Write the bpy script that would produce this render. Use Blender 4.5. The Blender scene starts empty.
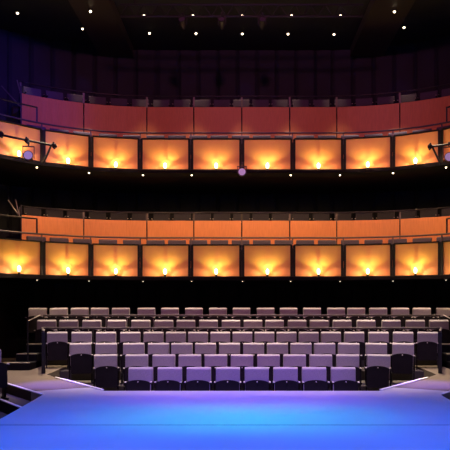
import bpy, bmesh, math, random
from mathutils import Vector, Matrix
random.seed(7)
C = bpy.context.scene.collection
PI = math.pi
EYE = 1.51           # the photographer's eye above the stage floor
FOC = 640.0
CX, HY = 241.8, 303.0
# plan of the balconies: straight in the middle, then tight arcs towards the ends
HALF, RAD, CYA = 2.6, 4.35, 13.65

# ------------------------------------------------------------------ materials
def mat(name, col, rough=0.6, metal=0.0, noise=0.0, scale=20.0, stretch=(1, 1, 1), bump=0.0, emit=None, estr=0.0, spec=0.5, sheen=0.0):
    m = bpy.data.materials.new(name); m.use_nodes = True
    nt = m.node_tree; b = nt.nodes['Principled BSDF']
    b.inputs['Base Color'].default_value = (*col, 1)
    b.inputs['Roughness'].default_value = rough
    b.inputs['Metallic'].default_value = metal
    b.inputs['Specular IOR Level'].default_value = spec
    if sheen: b.inputs['Sheen Weight'].default_value = sheen
    if noise or bump:
        tc = nt.nodes.new('ShaderNodeTexCoord'); mp = nt.nodes.new('ShaderNodeMapping')
        mp.inputs['Scale'].default_value = stretch
        nz = nt.nodes.new('ShaderNodeTexNoise'); nz.inputs['Scale'].default_value = scale
        nz.inputs['Detail'].default_value = 6
        nt.links.new(tc.outputs['Object'], mp.inputs['Vector']); nt.links.new(mp.outputs['Vector'], nz.inputs['Vector'])
        if noise:
            cr = nt.nodes.new('ShaderNodeValToRGB')
            cr.color_ramp.elements[0].position = .3; cr.color_ramp.elements[1].position = .7
            cr.color_ramp.elements[0].color = (*[c * (1 - noise) for c in col], 1)
            cr.color_ramp.elements[1].color = (*[min(1, c * (1 + noise)) for c in col], 1)
            nt.links.new(nz.outputs['Fac'], cr.inputs['Fac']); nt.links.new(cr.outputs['Color'], b.inputs['Base Color'])
        if bump:
            bp = nt.nodes.new('ShaderNodeBump'); bp.inputs['Strength'].default_value = bump; bp.inputs['Distance'].default_value = .01
            nt.links.new(nz.outputs['Fac'], bp.inputs['Height']); nt.links.new(bp.outputs['Normal'], b.inputs['Normal'])
    if emit:
        b.inputs['Emission Color'].default_value = (*emit, 1); b.inputs['Emission Strength'].default_value = estr
    return m

M = {
 'stage': mat('stage vinyl', (.46, .46, .47), .5, noise=.05, scale=1.2),
 'carpet': mat('aisle carpet', (.118, .090, .066), .95, noise=.35, scale=60, bump=.3),
 'tier': mat('tier carpet', (.06, .05, .05), .95, noise=.3, scale=60),
 'black': mat('black paint', (.006, .005, .007), .8, spec=.15),
 'blackmetal': mat('black metal', (.02, .018, .022), .42, .3),
 'railmetal': mat('rail metal', (.13, .11, .11), .45, .4),
 'wallm': mat('dark wall panels', (.009, .010, .024), .75, noise=.3, scale=1.5),
 'ceil': mat('dark ceiling', (.012, .010, .012), .8),
 'duct': mat('brown duct', (.030, .020, .018), .5),
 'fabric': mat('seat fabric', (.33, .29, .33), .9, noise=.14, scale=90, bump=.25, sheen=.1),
 'shaded': mat('slate seat fabric', (.085, .075, .12), .9, noise=.14, scale=90, bump=.2),  # stalls fabric darkened: the dim balcony light is put into the colour
 'shell': mat('seat shell', (.010, .007, .008), .6, noise=.2, scale=8, spec=.2),
 'disc_glint': mat('number disc and arm glint', (.62, .56, .54), .4),  # plain pale for number discs; on armrest tips a painted glint
 'wood': mat('orange wood veneer', (.66, .235, .075), .5, noise=.07, scale=5, stretch=(6, 6, .8)),
 'copper': mat('copper parapet panel', (.74, .33, .105), .55, noise=.03, scale=5),
 'frame': mat('black panel frame', (.006, .005, .006), .6, spec=.25),
 'nosing': mat('white nosing', (.85, .83, .80), .5),
 'white': mat('pale metal', (.55, .50, .48), .35, .3),
 'lens': mat('spotlight lens', (.55, .50, .62), .25, emit=(.55, .42, .85), estr=.30),  # faint glow painted in for light falling on the glass
 'lensdim': mat('dark lens', (.08, .07, .10), .3),
 'tread': mat('lit tread edge', (.40, .33, .26), .7),  # tan of the lit tread tops, put into the colour
 'bulb': mat('warm bulb', (1, .9, .6), .4, emit=(1, .78, .30), estr=9),
 'down': mat('downlight lens', (1, .9, .7), .4, emit=(1, .80, .50), estr=9),
 'downdim': mat('dim downlight lens', (1, .9, .7), .4, emit=(1, .80, .55), estr=1.2),
}

# ------------------------------------------------------------------ mesh helpers
def box(bm, size, loc, rot=None, bev=0.0, seg=2):
    r = bmesh.ops.create_cube(bm, size=1.0)
    vs = r['verts']
    for v in vs: v.co = Vector((v.co.x * size[0], v.co.y * size[1], v.co.z * size[2]))
    if bev > 0:
        es = list({e for v in vs for e in v.link_edges})
        rb = bmesh.ops.bevel(bm, geom=es, offset=bev, segments=seg, profile=.5, affect='EDGES')
        vs = list({v for f in rb['faces'] for v in f.verts} | {v for v in vs if v.is_valid})
    mx = Matrix.Translation(loc)
    if rot is not None: mx = mx @ rot
    for v in vs: v.co = mx @ v.co

def tube(bm, p, q, r, n=10, r2=None):
    p, q = Vector(p), Vector(q); d = q - p
    rot = d.to_track_quat('Z', 'Y').to_matrix().to_4x4()
    bmesh.ops.create_cone(bm, cap_ends=True, segments=n, radius1=r, radius2=r if r2 is None else r2, depth=d.length,
                          matrix=Matrix.Translation((p + q) / 2) @ rot)

def prism(bm, poly, z0, z1):
    lo = [bm.verts.new((x, y, z0)) for x, y in poly]; hi = [bm.verts.new((x, y, z1)) for x, y in poly]
    n = len(poly)
    bm.faces.new(hi); bm.faces.new(lo[::-1])
    for i in range(n): bm.faces.new((lo[i], lo[(i + 1) % n], hi[(i + 1) % n], hi[i]))

def prism_y(bm, poly, y0, y1):      # outline in x, z extruded along y
    a = [bm.verts.new((x, y0, z)) for x, z in poly]; b = [bm.verts.new((x, y1, z)) for x, z in poly]
    n = len(poly)
    bm.faces.new(a); bm.faces.new(b[::-1])
    for i in range(n): bm.faces.new((a[(i + 1) % n], a[i], b[i], b[(i + 1) % n]))

def hd(p):                          # heading of the plan curve at arc length p
    return 0.0 if abs(p) <= HALF else math.copysign((abs(p) - HALF) / RAD, p)
def arc_pt(r, p):                   # point of the curve lying r - 12.5 behind the balcony front
    d = r - 12.5
    if abs(p) <= HALF: return (p, CYA + RAD + d)
    t = (abs(p) - HALF) / RAD
    return (math.copysign(HALF + (RAD + d) * math.sin(t), p), CYA + (RAD + d) * math.cos(t))
def behind(x, y):                   # how far a plan point lies behind the balcony front
    return y - CYA - RAD if abs(x) <= HALF else math.hypot(abs(x) - HALF, y - CYA) - RAD

def arc_sweep(bm, phis, prof):      # closed profile of (r, z) swept along the given angles
    rings = [[bm.verts.new((*arc_pt(r, p), z)) for r, z in prof] for p in phis]
    n = len(prof)
    for a, b in zip(rings, rings[1:]):
        for i in range(n): bm.faces.new((a[i], a[(i + 1) % n], b[(i + 1) % n], b[i]))
    bm.faces.new(rings[0][::-1]); bm.faces.new(rings[-1])

def arange(a, b, n): return [a + (b - a) * i / n for i in range(n + 1)]
def rect(r0, r1, z0, z1): return [(r0, z0), (r1, z0), (r1, z1), (r0, z1)]

def arc_tube(bm, r, z, rad, phis, n=8):
    prof = [(r + rad * math.cos(2 * PI * i / n), z + rad * math.sin(2 * PI * i / n)) for i in range(n)]
    arc_sweep(bm, phis, prof)

def obj(name, bm, m, parent=None, smooth=False):
    bmesh.ops.recalc_face_normals(bm, faces=bm.faces[:])
    me = bpy.data.meshes.new(name); bm.to_mesh(me); bm.free()
    o = bpy.data.objects.new(name, me); C.objects.link(o)
    if m is not None: me.materials.append(M[m])
    if smooth:
        for p in me.polygons: p.use_smooth = True
    if parent is not None: o.parent = parent
    return o

def tag(o, label, cat, group=None):
    o['label'] = label; o['category'] = cat; o['kind'] = 'thing'
    if group: o['group'] = group
    return o

def struct(name, bm, m):
    o = obj(name, bm, m); o['kind'] = 'structure'; return o

def thing(name, label, cat, loc=(0, 0, 0), rz=0.0, group=None):
    o = bpy.data.objects.new(name, None); C.objects.link(o); o.empty_display_size = .1
    o.location = loc; o.rotation_euler = (0, 0, rz)
    return tag(o, label, cat, group)

def dup(root, loc, rz, label, group):
    r = root.copy(); C.objects.link(r); r.location = loc; r.rotation_euler = (0, 0, rz)
    r['label'] = label; r['group'] = group
    for ch in list(root.children):
        c = ch.copy(); C.objects.link(c); c.parent = r
        for g in list(ch.children):
            d = g.copy(); C.objects.link(d); d.parent = c
    return r

def at(px, py, y):                  # where the sight line through a measured image point meets depth y
    return Vector(((px - CX) * y / FOC, y, EYE - (py - HY) * y / FOC))

def phi_at(px, r):                  # angle on an arc of radius r
    dx = px - CX; s = 1 if dx >= 0 else -1; dx = abs(dx)
    lo, hi = 0.0, 8.6
    for _ in range(60):
        m = (lo + hi) / 2
        x, y = arc_pt(r, m)
        if FOC * x / y < dx: lo = m
        else: hi = m
    return s * lo

ORD = ['first', 'second', 'third', 'fourth', 'fifth', 'sixth', 'seventh', 'eighth', 'ninth', 'tenth', 'eleventh', 'twelfth',
       'thirteenth', 'fourteenth', 'fifteenth', 'sixteenth', 'seventeenth', 'eighteenth', 'nineteenth', 'twentieth', 'twenty-first', 'twenty-second']
def nth(i, n):
    if i == 0: return 'leftmost'
    if i == n - 1: return 'rightmost'
    if i < n / 2 or i + 1 == (n + 1) / 2: return ORD[i] + ' from the left'
    return ORD[n - 1 - i] + ' from the right'

# ------------------------------------------------------------------ lights
def aim(o, target):
    d = Vector(target) - Vector(o.location)
    o.rotation_euler = d.to_track_quat('-Z', 'Y').to_euler()
def spot(name, loc, target, energy, col, angle, blend=.5, size=.1, parent=None):
    l = bpy.data.lights.new(name, 'SPOT'); l.energy = energy; l.color = col
    l.spot_size = math.radians(angle); l.spot_blend = blend; l.shadow_soft_size = size
    o = bpy.data.objects.new(name, l); C.objects.link(o); o.location = loc; aim(o, target)
    if parent: o.parent = parent
    return o
def point(name, loc, energy, col, size=.03, parent=None):
    l = bpy.data.lights.new(name, 'POINT'); l.energy = energy; l.color = col; l.shadow_soft_size = size
    o = bpy.data.objects.new(name, l); C.objects.link(o); o.location = loc
    if parent: o.parent = parent
    return o
def area(name, loc, target, energy, col, sx, sy):
    l = bpy.data.lights.new(name, 'AREA'); l.shape = 'RECTANGLE'; l.size = sx; l.size_y = sy; l.energy = energy; l.color = col
    o = bpy.data.objects.new(name, l); C.objects.link(o); o.location = loc; aim(o, target); return o

# ------------------------------------------------------------------ the setting
FZ = [-.595, -.427, -.25, -.045, .21, .507]                 # floors of the six stalls rows
YB = [12.3, 13.25, 14.2, 15.15, 16.15, 17.1]               # backrest depth of each row
E0, E1, E2, E3 = (-2.36, 11.0), (-3.74, 12.9), (-4.12, 13.55), (-4.15, 14.6)
def lerp_x(y):
    pts = [E0, E1, E2, E3]
    for (xa, ya), (xb, yb) in zip(pts, pts[1:]):
        if y <= yb: return xa + (xb - xa) * (y - ya) / (yb - ya)
    return E3[0]
stage_poly = [(-2.36, 11.0), (-2.69, 11.455), (-3.60, 10.93), (-3.27, 10.5), (-3.15, 8.5), (-3.1, 2.0), (-3.1, -3), (3.1, -3), (3.1, 2.0), (3.15, 8.5), (3.27, 10.5), (3.60, 10.93), (2.69, 11.455), (2.36, 11.0)]
bm = bmesh.new(); prism(bm, stage_poly, -1.0, 0.0); struct('stage_floor', bm, 'stage')
bm = bmesh.new()
for y, x in ((7.92, 3.1), (5.9, 3.09)): box(bm, (2 * x, .012, .002), (0, y, .001))
o = struct('trim_1', bm, 'black')
# carpeted gangways and cross aisle, level with the stage
for s, nm in ((-1, 'aisle_floor'), (1, 'aisle_floor')):
    left = [(s * abs(x), y) for x, y in [(-2.69, 11.455), E1, E2, E3, (-4.15, 15.5), (-4.75, 15.5), (-4.75, 17.6), (-9.6, 17.6), (-9.6, 12.9), (-4.37, 11.93), (-3.60, 10.93)]]
    bm = bmesh.new(); prism(bm, left, -1.0, 0.0); struct(nm, bm, 'carpet')
def tier_poly(y0, y1):
    ys = sorted({y0, y1} | {y for _, y in (E1, E2) if y0 < y < y1})
    return [(lerp_x(y), y) for y in ys] + [(-lerp_x(y), y) for y in ys[::-1]]
for k, (y0, y1) in enumerate(((11.0, 12.62), (12.62, 13.56), (13.56, 14.6))):
    bm = bmesh.new(); prism(bm, tier_poly(y0, y1), -1.0, FZ[k]); struct('tier_floor', bm, 'tier')
bm = bmesh.new(); prism(bm, [(-4.15, 14.6), (-4.15, 15.5), (4.15, 15.5), (4.15, 14.6)], -1.0, FZ[3]); struct('tier_floor', bm, 'tier')
bm = bmesh.new(); prism(bm, [(-4.75, 15.5), (4.75, 15.5), (4.75, 16.45), (-4.75, 16.45)], -1.0, FZ[4]); struct('tier_floor', bm, 'tier')
bm = bmesh.new(); prism(bm, [(-4.75, 16.45), (4.75, 16.45), (4.75, 17.62), (5.2, 17.62), (5.2, 21.6), (-5.2, 21.6), (-5.2, 17.62), (-4.75, 17.62)], -1.0, FZ[5]); struct('tier_floor', bm, 'tier')
for s in (-1, 1):
    bm = bmesh.new(); box(bm, (4.4, 4.0, 1.0 + FZ[5]), (s * 7.4, 19.62, (FZ[5] - 1) / 2)); struct('tier_floor', bm, 'black')
# stepped side pits beside the stage
for s in (-1, 1):
    for (dz, a, b) in ((-.17, 0.0, 1.0), (-.36, 1.0, 4.0)):
        p = [(-3.27, 10.5), (-4.37, 11.93), (-9.6, 12.9)]
        q0 = [(x + (.0 if x > -3.3 else .0), y - a * .62) for x, y in p]; q1 = [(x, y - b * .62) for x, y in p]
        poly = [(s * max(abs(x), 3.2), y) for x, y in q0] + [(s * max(abs(x), 3.2), y) for x, y in q1[::-1]]
        bm = bmesh.new(); prism(bm, poly, -1.0, dz); struct('side_floor', bm, 'tier')
# white edge strips
def strip(p, q, z, w=.05):
    p, q = Vector((*p, z)), Vector((*q, z)); d = q - p
    bm = bmesh.new(); box(bm, (d.length, w, .02), (0, 0, 0), bev=.004, seg=1)
    o = struct('trim_2', bm, 'nosing'); o.location = (p + q) / 2 + Vector((0, 0, .011)); o.rotation_euler = (0, 0, math.atan2(d.y, d.x)); return o
for s in (-1, 1):
    strip((s * 2.40, 11.05), (s * 3.74, 12.9), 0)
    strip((s * 3.30, 10.54), (s * 4.40, 11.955), 0)
    strip((s * 3.40, 10.06), (s * 4.40, 11.36), -.17)
# entrance steps at the outer ends of the raised rows
for s in (-1, 1):
    bm = bmesh.new()
    for x0, x1, y0, h in ((4.76, 5.30, 14.35, .16), (4.76, 5.25, 14.85, .32), (4.76, 5.2, 15.4, .505)):
        box(bm, (x1 - x0, 17.55 - y0, h), (s * (x0 + x1) / 2, (17.55 + y0) / 2, h / 2), bev=.012, seg=1)
    struct('aisle_floor', bm, 'black')
    bm = bmesh.new()
    for x0, x1, y0, h in ((4.76, 5.30, 14.35, .16), (4.76, 5.25, 14.85, .32), (4.76, 5.2, 15.4, .515)):
        box(bm, (x1 - x0 - .03, .07, .012), (s * (x0 + x1) / 2, y0 + .045, h + .006))
    struct('trim_3', bm, 'tread')  # light on the tread tops, painted as tan strips over black steps

# outer walls: a curved wall of tall slightly canted panels, and side walls
PW = 15.8
bm = bmesh.new()
pts = []
k = 0; cuts = [-9.2]
while cuts[-1] < 9.2: cuts.append(cuts[-1] + (.65 if abs(cuts[-1] + .3) < HALF else .38))
for ph, pe in zip(cuts, cuts[1:]):
    dphi = pe - ph
    pts += [(PW, ph), (PW - .05, ph + dphi * .12), (PW - .05, ph + dphi * .88), (PW, ph + dphi)]
inner = [arc_pt(r, p) for r, p in pts]; 
lo_i = [bm.verts.new((x, y, -1.0)) for x, y in inner]; hi_i = [bm.verts.new((x, y, 9.9)) for x, y in inner]
for i in range(len(inner) - 1):
    if (Vector(inner[i]) - Vector(inner[i + 1])).length < 1e-4: continue
    bm.faces.new((lo_i[i], lo_i[i + 1], hi_i[i + 1], hi_i[i]))
struct('wall_back', bm, 'wallm')
for s, nm in ((-1, 'wall_left'), (1, 'wall_right')):
    bm = bmesh.new(); box(bm, (.3, 26, 10.9), (s * 10.5, 3.5, 4.45)); struct(nm, bm, 'wallm')
# black masking walls flanking the stalls below the balcony
for s, nm in ((-1, 'wall_left'), (1, 'wall_right')):
    bm = bmesh.new(); box(bm, (.15, 5.2, 2.1), (s * 6.6, 17.0, 1.06)); struct(nm, bm, 'black')
bm = bmesh.new(); box(bm, (21.4, 30, .3), (0, 7, 10.06)); struct('ceiling', bm, 'ceil')
bm = bmesh.new(); box(bm, (21.4, 30, .2), (0, 7, -1.12)); struct('floor', bm, 'tier')
bm = bmesh.new(); box(bm, (21.4, .3, 11), (0, -8.1, 4.4)); struct('wall_front', bm, 'ceil')

# ------------------------------------------------------------------ theatre seat
def seat_parts(t, cloth, k=1.0, pt=.60):
    # k: width factor, pt: height of the tipped pan's shoulders
    bm = bmesh.new(); rx = Matrix.Rotation(math.radians(-1.5), 4, 'X')
    # padded back with a rolled top edge
    prof = [(-.05, .38), (-.05, .828), (-.044, .842), (-.012, .868), (.01, .874), (.05, .868), (.074, .84), (.074, .38)]
    lv = [bm.verts.new((-.233 * k, y_, z_)) for y_, z_ in prof]; rv = [bm.verts.new((.233 * k, y_, z_)) for y_, z_ in prof]
    ends = [bm.faces.new(lv), bm.faces.new(rv[::-1])]
    for j in range(len(prof)): bm.faces.new((lv[j], rv[j], rv[(j + 1) % len(prof)], lv[(j + 1) % len(prof)]))
    bmesh.ops.recalc_face_normals(bm, faces=bm.faces[:])
    bmesh.ops.bevel(bm, geom=list({e for f in ends for e in f.edges}), offset=.014, segments=2, profile=.5, affect='EDGES')
    bmesh.ops.transform(bm, matrix=Matrix.Translation((0, 0, .38)) @ rx @ Matrix.Translation((0, 0, -.38)), verts=bm.verts[:])
    bb = obj('backrest', bm, cloth, t)
    bm = bmesh.new(); box(bm, (.43 * k, .02, .40), (0, .083, .58), rx, bev=.008, seg=1)
    obj('back_shell', bm, 'shell', bb)
    # tipped-up seat pan: an arched shell with the cushion on its hidden side
    out = [(-.215 * k, .26), (-.19 * k, .225), (.19 * k, .225), (.215 * k, .26), (.222 * k, pt)]
    out += [(.222 * k * math.cos(a), pt + .062 * math.sin(a)) for a in [PI * i / 14 for i in range(1, 14)]] + [(-.222 * k, pt)]
    bm = bmesh.new(); prism_y(bm, out, -.355, -.32)
    bmesh.ops.rotate(bm, verts=bm.verts[:], cent=(0, -.32, .225), matrix=Matrix.Rotation(math.radians(-7), 3, 'X'))
    pan = obj('seat_pan', bm, 'shell', t)
    bm = bmesh.new(); box(bm, (.42 * k, .10, pt - .24), (0, -.245, pt / 2 + .14), Matrix.Rotation(math.radians(-7), 4, 'X'), bev=.03, seg=2)
    obj('seat_cushion', bm, cloth, pan, True)
    bm = bmesh.new(); tube(bm, (0, -.347, pt + .03), (0, -.325, pt + .034), .011, 10); 
    obj('number_disc', bm, 'disc_glint', pan)
    for s in (-1, 1):
        bm = bmesh.new()
        box(bm, (.03, .13, .58), (s * .240 * k, -.13, .30), bev=.006, seg=1)
        box(bm, (.030, .30, .03), (s * .240 * k, -.16, .016), bev=.004, seg=1)
        leg = obj('leg', bm, 'shell', t)
        bm = bmesh.new(); box(bm, (.030, .33, .035), (s * .240 * k, -.17, .602), bev=.01, seg=2)
        arm = obj('armrest', bm, 'shell', t)
        bm = bmesh.new(); box(bm, (.032, .075, .022), (s * .240 * k, -.30, .622), bev=.008, seg=2)
        obj('arm_glint', bm, 'disc_glint', arm)  # lit armrest tip, painted on as a pale block
    bm = bmesh.new(); tube(bm, (-.235 * k, -.29, .245), (.235 * k, -.29, .245), .014, 8)
    obj('hinge_rod', bm, 'blackmetal', t)

ROWS = [
 [141, 170, 199, 228, 256.7, 285.4, 314, 343],
 [106, 137, 164, 190, 216, 242, 268.5, 294.5, 320.6, 347.5, 378.5],
 [80.8, 106.6, 134, 158.7, 182, 205.6, 229.6, 253.6, 277.4, 301, 324.5, 348.5, 376, 402.8],
 [57.6, 82, 106.3, 130.5, 153.7, 176, 198.1, 220.3, 242.4, 264.4, 286.5, 308.6, 330.8, 354, 378.3, 402.8, 427.2],
 [47, 69, 92, 117, 141, 164, 186, 208.5, 231, 253, 274.5, 297, 319, 342, 366, 391, 415, 438.5],
 [38, 59, 80, 100, 121, 146.5, 170, 194, 218, 241.5, 265.6, 288.5, 312, 336, 356, 378, 400, 421.5, 445],
]
RNAME = ['front stalls row', 'second stalls row', 'third stalls row', 'fourth stalls row, below the lower rail',
         'fifth stalls row, between the two rails', 'back stalls row against the dark wall']
ROT = {1: {0: 15, 1: 6}, 2: {0: 17, 1: 9, 2: 3}, 3: {0: 17, 1: 10, 2: 5, 3: 2}, 4: {0: 8, 1: 4}, 5: {0: 6, 1: 4}}
seat0 = None
for r, xs in enumerate(ROWS):
    n = len(xs)
    for i, px in enumerate(xs):
        y = YB[r]; x = (px - CX) * y / FOC
        e = min(i, n - 1 - i); a = math.radians(ROT.get(r, {}).get(e, 0)) * (1 if i < n / 2 else -1)
        lab = 'lavender-grey tip-up seat, %s in the %s' % (nth(i, n), RNAME[r])
        grp = 'tip-up seats in the ' + RNAME[r].split(',')[0]
        loc = (x, y - .03, FZ[r] + .002)
        if seat0 is None:
            seat0 = thing('theatre_seat', lab, 'seat', loc, a, grp); seat_parts(seat0, 'fabric')
        else: dup(seat0, loc, a, lab, grp)
# side bank seats at the left edge of the picture, facing across the stage
for (x, y, z, nm) in ((-4.43, 11.15, -.168, 'farther'), (-4.62, 10.40, -.358, 'nearer')):
    dup(seat0, (x, y, z), math.radians(42), 'lavender-grey side seat facing across the stage, the %s of the two by the left gangway' % nm, 'side seats by the left gangway')

# ------------------------------------------------------------------ stalls rails
def guard(name, label, y, ztop, x, floors, ends=None):
    t = thing(name, label, 'rail', (0, y, 0))
    bm = bmesh.new(); box(bm, (2 * x, .05, .045), (0, 0, ztop), bev=.012, seg=2)
    rail = obj('top_rail', bm, 'railmetal', t)
    bm = bmesh.new(); box(bm, (2 * x, .02, .02), (0, 0, ztop - .30)); obj('lower_rail', bm, 'blackmetal', t)
    n = 8
    for i in range(n + 1):
        xx = -x + .02 + (2 * x - .04) * i / n
        bm = bmesh.new(); box(bm, (.04, .03, ztop - floors - .022), (xx, 0, (ztop - .022 + floors) / 2)); obj('post', bm, 'blackmetal', t)
    for s in (-1, 1):
        if ends:
            x1, y1 = ends; b = Vector((s * x, 0, 0)); e = Vector((s * x1, y1 - y, 0))
            m = (b + e) / 2; d = e - b; ang = Matrix.Rotation(math.atan2(d.y, d.x), 4, 'Z')
            bm = bmesh.new(); box(bm, (d.length, .05, .045), m + Vector((0, 0, ztop)), ang, bev=.012, seg=1); obj('end_rail', bm, 'railmetal', t)
            bm = bmesh.new(); box(bm, (d.length - .06, .035, .05), m + Vector((0, 0, .06)), ang); obj('bottom_rail', bm, 'blackmetal', t)
            bm = bmesh.new(); box(bm, (d.length - .06, .02, .55), m + Vector((0, 0, .60)), ang); obj('end_panel', bm, 'blackmetal', t)
            bm = bmesh.new(); box(bm, (.075, .075, ztop - .03), e + Vector((0, 0, (ztop - .03) / 2 + .003)), ang); obj('end_post', bm, 'blackmetal', t)
    return t
guard('guard_rail', 'long dark lower guard rail between the fourth and fifth stalls rows', 15.47, .905, 4.82, 0.002, (4.25, 13.72))
guard('guard_rail', 'long dark upper guard rail in front of the back stalls row', 16.43, 1.19, 5.10, .217)
for s, side in ((-1, 'left'), (1, 'right')):
    t = thing('stair_handrail', 'slim sloping handrail on the steps at the %s end of the raised rows' % side, 'handrail', (0, 0, 0))
    a = Vector((s * 4.88, 14.60, 1.10)); b = Vector((s * 5.16, 16.38, 1.20))
    bm = bmesh.new(); tube(bm, a, b, .011); obj('sloping_rail', bm, 'white', t)
    bm = bmesh.new(); tube(bm, a + Vector((0, 0, .01)), (a.x, a.y, .163), .018); obj('post', bm, 'blackmetal', t)

# ------------------------------------------------------------------ balconies
SYM = lambda v: [CX - a for a in v[::-1]] + [CX] + [CX + a for a in v]
FB = SYM([51, 101.7, 150.9, 199.2, 252])               # front panel joints
RB = SYM([48, 95, 158, 221])                               # rear panel joints
RF, RR = 12.5, 14.1
TIERS = [dict(nm='lower', dl=.02, lc=(.80, .95, .20), zs=2.15, z0=2.25, z1=3.14, zr=3.35, zp=4.03, zrr=4.28, f=2.50, f2=3.53),
         dict(nm='upper', dl=.07, lc=(1, .86, .26), zs=5.13, z0=5.26, z1=6.12, zr=6.31, zp=7.51, zrr=7.85, f=5.60, f2=7.14)]
FRONT_SEATS = [36.5, 59.4, 82.5, 108, 132, 155.5, 177, 198.3, 219.3, 240.6, 261.8, 283.5, 305.2, 327, 350, 373.5, 397.5, 422, 446]
REAR_SEATS = [32.2, 54.3, 75.6, 97.4, 119, 140.4, 161.7, 182.3, 202.5, 221.9, 241.2, 260.5, 280, 300.4, 321, 342.8, 364, 386, 408, 429, 450.5]
bseat0 = None
up_e = 0
for T in TIERS:
    nm = T['nm']
    # slab, soffit and rear platform
    bm = bmesh.new(); arc_sweep(bm, arange(-7.2, 7.2, 96), rect(12.28, 15.7, T['zs'], T['z0'] - T['dl'])); struct('balcony_slab', bm, 'black')
    bm = bmesh.new(); arc_sweep(bm, arange(-7.2, 7.2, 96), rect(12.47, 12.62, T['z0'] - T['dl'] - .01, T['z0'] - .002)); struct('balcony_slab', bm, 'black')
    bm = bmesh.new(); arc_sweep(bm, arange(-7.2, 7.2, 96), rect(12.63, 14.06, T['z0'] - .08, T['f'])); struct('balcony_slab', bm, 'tier')
    a0 = phi_at(21.5, RR)
    bm = bmesh.new(); arc_sweep(bm, arange(a0 + .05, -a0 - .05, 72), rect(14.20, 15.7, T['z0'] - .08, T['f2'])); struct('balcony_slab', bm, 'tier')
    # front parapet sections with their uplights
    n = len(FB) - 1
    for i in range(n):
        p0, p1 = phi_at(FB[i], RF), phi_at(FB[i + 1], RF); pm = (p0 + p1) / 2
        (xa, ya), (xb, yb) = arc_pt(RF, p0), arc_pt(RF, p1)
        mid = Vector(((xa + xb) / 2, (ya + yb) / 2)); w = math.hypot(xb - xa, yb - ya); rz = math.atan2(yb - ya, xb - xa)
        t = thing('parapet_section', 'orange lit parapet panel of the %s balcony front, %s' % (nm, nth(i, n)), 'parapet panel', (mid.x, mid.y, T['z0']), rz, 'lit parapet panels of the %s balcony' % nm)
        h = T['z1'] - T['z0']
        bm = bmesh.new(); box(bm, (w - .10, .03, h - .03), (0, .02, h / 2), bev=.004, seg=1); obj('face_panel', bm, 'copper', t)
        bm = bmesh.new()
        box(bm, (w - .08, .09, .028), (0, .0, h + .004)); 
        for s in (-1, 1): box(bm, (.066, .09, h - .012), (s * (w / 2 - .040), .01, h / 2 - .004))
        box(bm, (w - .08, .05, .012), (0, .02, .006))
        obj('frame', bm, 'frame', t)
        if i < n :
            u = thing('uplight', 'small glowing uplight at the foot of the %s balcony front panel, %s' % (nm, nth(i, n)), 'uplight', (mid.x, mid.y, T['z0'] - T['dl'] + .0115), rz, 'uplights of the %s balcony' % nm)
            bm = bmesh.new(); tube(bm, (0, -.10, -.011), (0, -.10, .012), .05, 14); tube(bm, (0, -.10, .012), (0, -.10, .07), .03, 14, .036); obj('base', bm, 'blackmetal', u)
            bm = bmesh.new(); bmesh.ops.create_uvsphere(bm, u_segments=14, v_segments=10, radius=.046, matrix=Matrix.Translation((0, -.10, .145)) @ Matrix.Diagonal((1, 1, 1.75, 1)))
            b = obj('bulb', bm, 'bulb', u, True); b.visible_shadow = True
            ex = 1.0
            point('lamp', (0, -.10, .235), 1.7, T['lc'], .025, u)
            point('glow_fill', (0, -.215, .25), 6.2, (1, .52, .23), .03, u)  # added unseen light that evens the orange over the panel
            for s in (-1, 1):  # added unseen spots that shape the wings and corner arcs of the glow
                spot('glow_wing', (s * .03, -.20, .13), (s * .36, .0, .72), 14, T['lc'], 58, .35, .015, u)
                spot('glow_side', (s * .04, -.20, .08), (s * .43, .0, .0), 12, (1, .58, .38), 58, .08, .015, u)
    # rear wood panels
    n = len(RB) - 1
    for i in range(n):
        p0, p1 = phi_at(RB[i] + .6, RR), phi_at(RB[i + 1] - .6, RR)
        bm = bmesh.new(); arc_sweep(bm, arange(p0, p1, 6), rect(RR, RR + .05, T['f'] + .002, T['zp']))
        tag(obj('wood_facing', bm, 'wood'), 'plain orange wood panel behind the %s balcony front seats, %s' % (nm, nth(i, n)), 'wood panel', 'wood panels of the %s balcony' % nm)
        p = phi_at(RB[i], RR)
    # rails
    t = thing('balcony_rail', 'thin curved handrail along the %s balcony front' % nm, 'rail', (0, 0, 0))
    off = Vector((0, 0, 0))
    def rel(bm):
        for v in bm.verts: v.co += off
        return bm
    a = phi_at(-8, RF)
    bm = bmesh.new(); arc_tube(bm, RF + .06, T['zr'], .024, arange(a, -a, 72)); obj('top_rail', rel(bm), 'railmetal', t, True)
    for b in FB:
        p = phi_at(b, RF); x, y = arc_pt(RF + .06, p)
        bm = bmesh.new(); box(bm, (.035, .025, T['zr'] - T['z1'] - .045), (x, y, (T['zr'] + T['z1'] - .008) / 2), Matrix.Rotation(-hd(p), 4, 'Z')); obj('bracket', bm, 'railmetal', t)
    for s in (-1, 1):       # raised guards at the aisle ends
        pe = phi_at(CX + s * 204, RF); po = phi_at(CX + s * 250, RF)
        bm = bmesh.new(); arc_tube(bm, RF + .06, T['zr'] + .40, .022, arange(pe, po, 8)); obj('raised_end_rail', rel(bm), 'blackmetal', t, True)
        x, y = arc_pt(RF + .06, pe); bm = bmesh.new(); tube(bm, (x, y, T['zr'] + .02), (x, y, T['zr'] + .41), .022); obj('end_post', bm, 'blackmetal', t)
    t = thing('balcony_rail', 'dark curved guard rail above the wood panels of the %s balcony' % nm, 'rail', (0, 0, 0))
    bm = bmesh.new(); arc_tube(bm, RR + .03, T['zrr'], .026, arange(a0, -a0, 72)); obj('top_rail', rel(bm), 'blackmetal', t, True)
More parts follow.
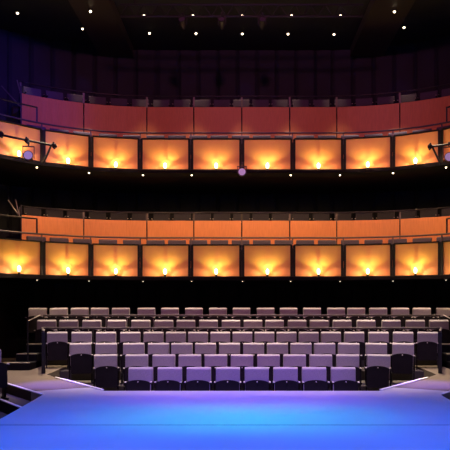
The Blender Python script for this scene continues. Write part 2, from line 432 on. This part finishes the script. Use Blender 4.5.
    for b in RB:
        p = phi_at(b, RR); x, y = arc_pt(RR + .03, p)
        bm = bmesh.new(); box(bm, (.05, .035, T['zrr'] - T['zp'] - .03), (x, y, (T['zrr'] + T['zp']) / 2 - .01), Matrix.Rotation(-hd(p), 4, 'Z')); obj('post', bm, 'railmetal' , t)
    # seats
    for rowname, xs, rad, fl in (('front', FRONT_SEATS, 13.45, T['f']), ('rear', REAR_SEATS, 14.95, T['f2'])):
        n = len(xs)
        for i, px in enumerate(xs):
            p = phi_at(px, rad); x, y = arc_pt(rad, p)
            lab = 'slate tip-up seat in the %s balcony %s row, %s' % (nm, rowname, nth(i, n))
            grp = '%s row seats of the %s balcony' % (rowname, nm)
            if bseat0 is None:
                bseat0 = thing('gallery_chair', lab, 'seat', (x, y, fl + .002), -hd(p), grp); seat_parts(bseat0, 'shaded', 1.13, .48)
            else: dup(bseat0, (x, y, fl + .002), -hd(p), lab, grp)
    # soffit downlights
    xs = [37, 89, 143, 191.7, 242.5, 290.7, 340, 393, 446]
    for i, px in enumerate(xs):
        dr = 12.45 if nm == 'upper' else 12.36; p = phi_at(px, dr); x, y = arc_pt(dr, p)
        d = thing('downlight', 'tiny downlight under the %s balcony, %s' % (nm, nth(i, len(xs))), 'downlight', (x, y, T['zs']), 0, 'downlights under the %s balcony' % nm)
        bm = bmesh.new(); tube(bm, (0, 0, -.03), (0, 0, .0), .055, 14); obj('trim_ring', bm, 'blackmetal', d)
        bm = bmesh.new(); bmesh.ops.create_uvsphere(bm, u_segments=10, v_segments=6, radius=.022 if nm == 'upper' else .018, matrix=Matrix.Translation((0, 0, -.035))); obj('lens', bm, 'down' if nm == 'upper' else 'downdim', d, True)
        if nm == 'upper': spot('lamp', (0, 0, -.09), (.55 * math.sin(hd(p)), .55 * math.cos(hd(p)), -1.0), 112, (1, .60, .27), 120, .8, .05, d)
        else: spot('lamp', (0, 0, -.09), (-.15 * math.sin(hd(p)), -.15 * math.cos(hd(p)), -1.0), 26, (1, .76, .42), 110, .7, .05, d)

# stair handrails at the left end of each gallery
for nm, segs in (('upper', [((1.5, 86), (20.5, 107)), ((17, 80), (20, 92))]), ('lower', [((8, 200), (20, 217)), ((15.5, 199.5), (19.5, 217)),])):
    t = thing('stair_handrail', 'slim sloping handrail at the left end of the %s balcony' % nm, 'handrail', at(20, 217 if nm == 'lower' else 100, 17.9))
    for a, b in segs:
        bm = bmesh.new(); tube(bm, at(*a, 17.9) - t.location, at(*b, 17.9) - t.location, .017); obj('sloping_rail', bm, 'railmetal', t)
    f = at(21, 205 if nm == 'lower' else 86, 17.9) - t.location
    z = (2.5 if nm == 'lower' else 5.51) - t.location.z
    bm = bmesh.new(); tube(bm, f, (f.x, f.y, z), .024); obj('post', bm, 'blackmetal', t)

# ------------------------------------------------------------------ stage lanterns on the balcony fronts
def lantern(name, label, loc, rz, tilt, r=.12, L=.34, group='stage lanterns', hang=.22, lens='lens'):
    t = thing(name, label, 'stage light', loc, rz, group)
    R = Matrix.Rotation(tilt, 4, 'X')
    bm = bmesh.new()
    tube(bm, (0, -L * .45, 0), (0, L * .2, 0), r, 18, r * .9); tube(bm, (0, L * .2, 0), (0, L * .55, 0), r * .75, 18, r * .45)
    bmesh.ops.transform(bm, matrix=R, verts=bm.verts[:]); body = obj('housing', bm, 'blackmetal', t)
    bm = bmesh.new(); tube(bm, (0, -L * .47, 0), (0, -L * .451, 0), r * .86, 20); bmesh.ops.transform(bm, matrix=R, verts=bm.verts[:]); obj('lens', bm, lens, body)
    bm = bmesh.new()
    for s in (-1, 1): box(bm, (.018, .04, hang + .03), (s * (r + .015), 0, hang / 2 - .01))
    box(bm, (2 * r + .048, .04, .02), (0, 0, hang)); tube(bm, (0, 0, hang), (0, 0, hang + .08), .02)
    obj('yoke', bm, 'blackmetal', t)
    bm = bmesh.new(); box(bm, (.06, .08, .07), (0, 0, hang + .09), bev=.01, seg=1); obj('clamp', bm, 'blackmetal', t)
    return t
q = at(242, 173.5, 17.62); q.z += .02; lantern('stage_lantern', 'round pale-lensed stage lantern hanging at the centre of the upper balcony front', q, 0, .0, .112, .28, hang=.17)
def boom(label, a, b, dn, clamps):
    t = thing('lighting_boom', label, 'lighting pipe', a)
    bm = bmesh.new(); tube(bm, (0, 0, 0), b - a, .028, 12); obj('pipe', bm, 'shell', t)
    for c in clamps:
        bm = bmesh.new(); box(bm, (.11, .10, .10), c - a, bev=.02, seg=1); box(bm, (.04, .13, .16), c - a, bev=.01, seg=1); obj('clamp', bm, 'shell', t)
    bm = bmesh.new(); tube(bm, dn[0] - a, dn[1] - a, .026); obj('strut', bm, 'blackmetal', t)
    return t
boom('black lighting pipe crossing the left end of the upper balcony front', at(-6, 133.5, 15.9), at(57, 146.5, 16.1), (at(51, 146, 16.1), at(43, 164, 16.35)), [at(1.5, 134.5, 15.9), at(54, 145.5, 16.1), at(27, 140.5, 16.0)])
lantern('stage_lantern', 'stage lantern with pale lens hanging from the left lighting pipe', at(28.5, 157, 15.8), .25, -.1, .118, .30, hang=.26)
boom('black lighting pipe crossing the right end of the upper balcony front', at(428.5, 147, 16.1), at(466, 142, 15.9), (at(432, 146, 16.1), at(440.5, 164, 16.3)), [at(430, 146.5, 16.1), at(462, 142.5, 15.9)])
lantern('stage_lantern', 'stage lantern cut by the frame under the right lighting pipe', at(449, 158.5, 15.8), -.25, -.1, .12, .28, hang=.28)

# ------------------------------------------------------------------ ceiling
for s, side in ((-1, 'left'), (1, 'right')):
    bm = bmesh.new(); box(bm, (1.08, 9.0, .30), (s * 4.1, 16.5, 9.75)); 
    tag(obj('ceiling_duct', bm, 'duct'), 'long brown duct box running along the ceiling, %s' % side, 'duct')
def ceiling_light(px, py, i, n, row, zc=9.9):
    y = (zc - EYE) * FOC / (HY - py); x = (px - CX) * y / FOC
    d = thing('downlight', 'small round ceiling downlight, %s in the %s ceiling row' % (nth(i, n), row), 'downlight', (x, y, zc), 0, 'ceiling downlights')
    bm = bmesh.new(); tube(bm, (0, 0, -.04), (0, 0, .0), .075, 16); obj('trim_ring', bm, 'blackmetal', d)
    bm = bmesh.new(); bmesh.ops.create_uvsphere(bm, u_segments=12, v_segments=6, radius=.033, matrix=Matrix.Translation((0, 0, -.045))); obj('lens', bm, 'down', d, True)
    if row == 'near': spot('lamp', (0, 0, -.11), ((.85 - behind(x, y)) * x / 14, .85 - behind(x, y), -3.4), 1200, (1, .72, .50), 33, 1.0, .05, d)
    else: spot('lamp', (0, 0, -.11), (.6 * x / y, .6, -1.9), 130, (1, .70, .36), 27, 1.0, .05, d)
rowa = [(90.5, 9.7), (144, 14), (193, 14), (242.3, 14), (291.5, 14), (340.5, 14), (394.5, 10)]
rowb = [(17.5, 11.5), (82.5, 27.3), (149.5, 31.8), (196, 32), (242.3, 32.3), (288, 32.5), (334, 33), (404, 26)]
for i, (px, py) in enumerate(rowa): ceiling_light(px, py, i, len(rowa), 'near', 9.9 if 100 < px < 380 else 9.597)
for i, (px, py) in enumerate(rowb): ceiling_light(px, py, i, len(rowb), 'far')
# lighting bridge with lanterns at the top of the picture
t = thing('lighting_truss', 'dark lighting truss across the ceiling above the auditorium', 'truss', (0, 17.4, 9.3))
for dz, dy, nm in ((0, 0, 'lower_tube'), (.32, 0, 'upper_tube')):
    bm = bmesh.new(); tube(bm, (-3.3, dy, dz), (3.3, dy, dz), .028); obj(nm, bm, 'blackmetal', t)
bm = bmesh.new()
for i in range(16):
    x = -3.3 + i * .4125; tube(bm, (x, 0, 0), (x + .206, 0, .32), .012, 6); tube(bm, (x + .206, 0, .32), (x + .4125, 0, 0), .012, 6)
obj('bracing', bm, 'blackmetal', t)
for s in (-1, 1):
    bm = bmesh.new(); tube(bm, (s * 2.9, 0, .32), (s * 2.9, 0, .59), .02); obj('hanger', bm, 'blackmetal', t)
for px, lab in ((183, 'left'), (222, 'middle'), (262, 'right')):
    lantern('truss_lantern', 'dark lantern on the ceiling truss, the %s of three' % lab, ((px - CX) * 17.3 / FOC, 17.2, 9.02), (px - CX) * .002, -.5, .09, .3, 'lanterns on the ceiling truss', .16, 'lensdim')

# ------------------------------------------------------------------ theatre lighting
spot('stage_blue', (0, 5.0, 9.4), (0, 7.3, 0), 9300, (.02, .13, 1.0), 60, .9, .4)
for x in (-.9, 0, .9):
    spot('stage_cyan', (x, 8.2, 9.4), (x, 8.45, 0), 2000, (.0, .60, .35), 19, 1.0, .3)
spot('stage_purple', (0, 8.5, 9.4), (0, 11.2, 0), 2200, (.55, .10, 1.0), 34, .8, .4)
for x in (-3.6, 0, 3.6):
    spot('seat_wash', (x * .8, 8.6, 9.3), (x, 12.9, 0), 1650, (.92, .60, 1.3), 36, .9, .3)
for x in (-2.6, 2.6):
    spot('rear_wash', (x, 9.5, 9.3), (x, 16.7, .9), 330, (.66, .55, 1.0), 34, .8, .3)  # unseen extra wash, added to cool the fronts of the back rows
for x in (-4.5, -1.5, 1.5, 4.5):
    spot('house_downlight', (x, 17.5 if abs(x) < 2 else 16.8, 8.8), (x, 14.6, 0), 5600 if abs(x) < 2 else 4600, (1, .80, .56), 44, .7, .1)
for s in (-1, 1):
    spot('aisle_purple', (s * 3.4, 11.0, 9.4), (s * 3.45, 11.85, 0), 13000, (.20, .11, 1.0), 10, .7, .2)
    spot('aisle_downlight', (s * 5.2, 12.6, 9.6), (s * 4.5, 14.2, 0), 230, (1, .72, .42), 22, .8, .1)
spot('gallery_wash', (0, 7, 9.5), (0, 19.6, 5.8), 1450, (1, .24, .48), 84, .8, .3)
spot('wall_blue', (-2, 10, 9.4), (-8.4, 17.5, 7.2), 1900, (.06, .05, 1), 54, .9, .2)
for px in (50, 85, 97, 245, 378, 397):
    p = phi_at(px, 15.4); x, y = arc_pt(15.3, p); xt, yt = arc_pt(15.7, p)
    spot('wall_grazer', (x, y, 9.75), (xt, yt, 7.2), 10, (.14, .10, 1), 40, .8, .05)

w = bpy.data.worlds.new('dark'); bpy.context.scene.world = w; w.use_nodes = True
w.node_tree.nodes['Background'].inputs['Color'].default_value = (.25, .18, .5, 1)
w.node_tree.nodes['Background'].inputs['Strength'].default_value = .004

# ------------------------------------------------------------------ camera and view
cam = bpy.data.cameras.new('camera'); co = bpy.data.objects.new('camera', cam); C.objects.link(co)
co.location = (0, 0, EYE); co.rotation_euler = (PI / 2, 0, 0)
cam.sensor_width = 36; cam.lens = FOC / 450 * 36
cam.shift_x = -(CX - 225) / 450; cam.shift_y = (HY - 225) / 450
cam.clip_end = 200
sc = bpy.context.scene; sc.camera = co
sc.view_settings.view_transform = 'Standard'; sc.view_settings.look = 'None'
sc.view_settings.exposure = 0; sc.view_settings.gamma = 1; sc.view_settings.use_curve_mapping = False
sc.cycles.use_denoising = True
sc.cycles.max_bounces = 6
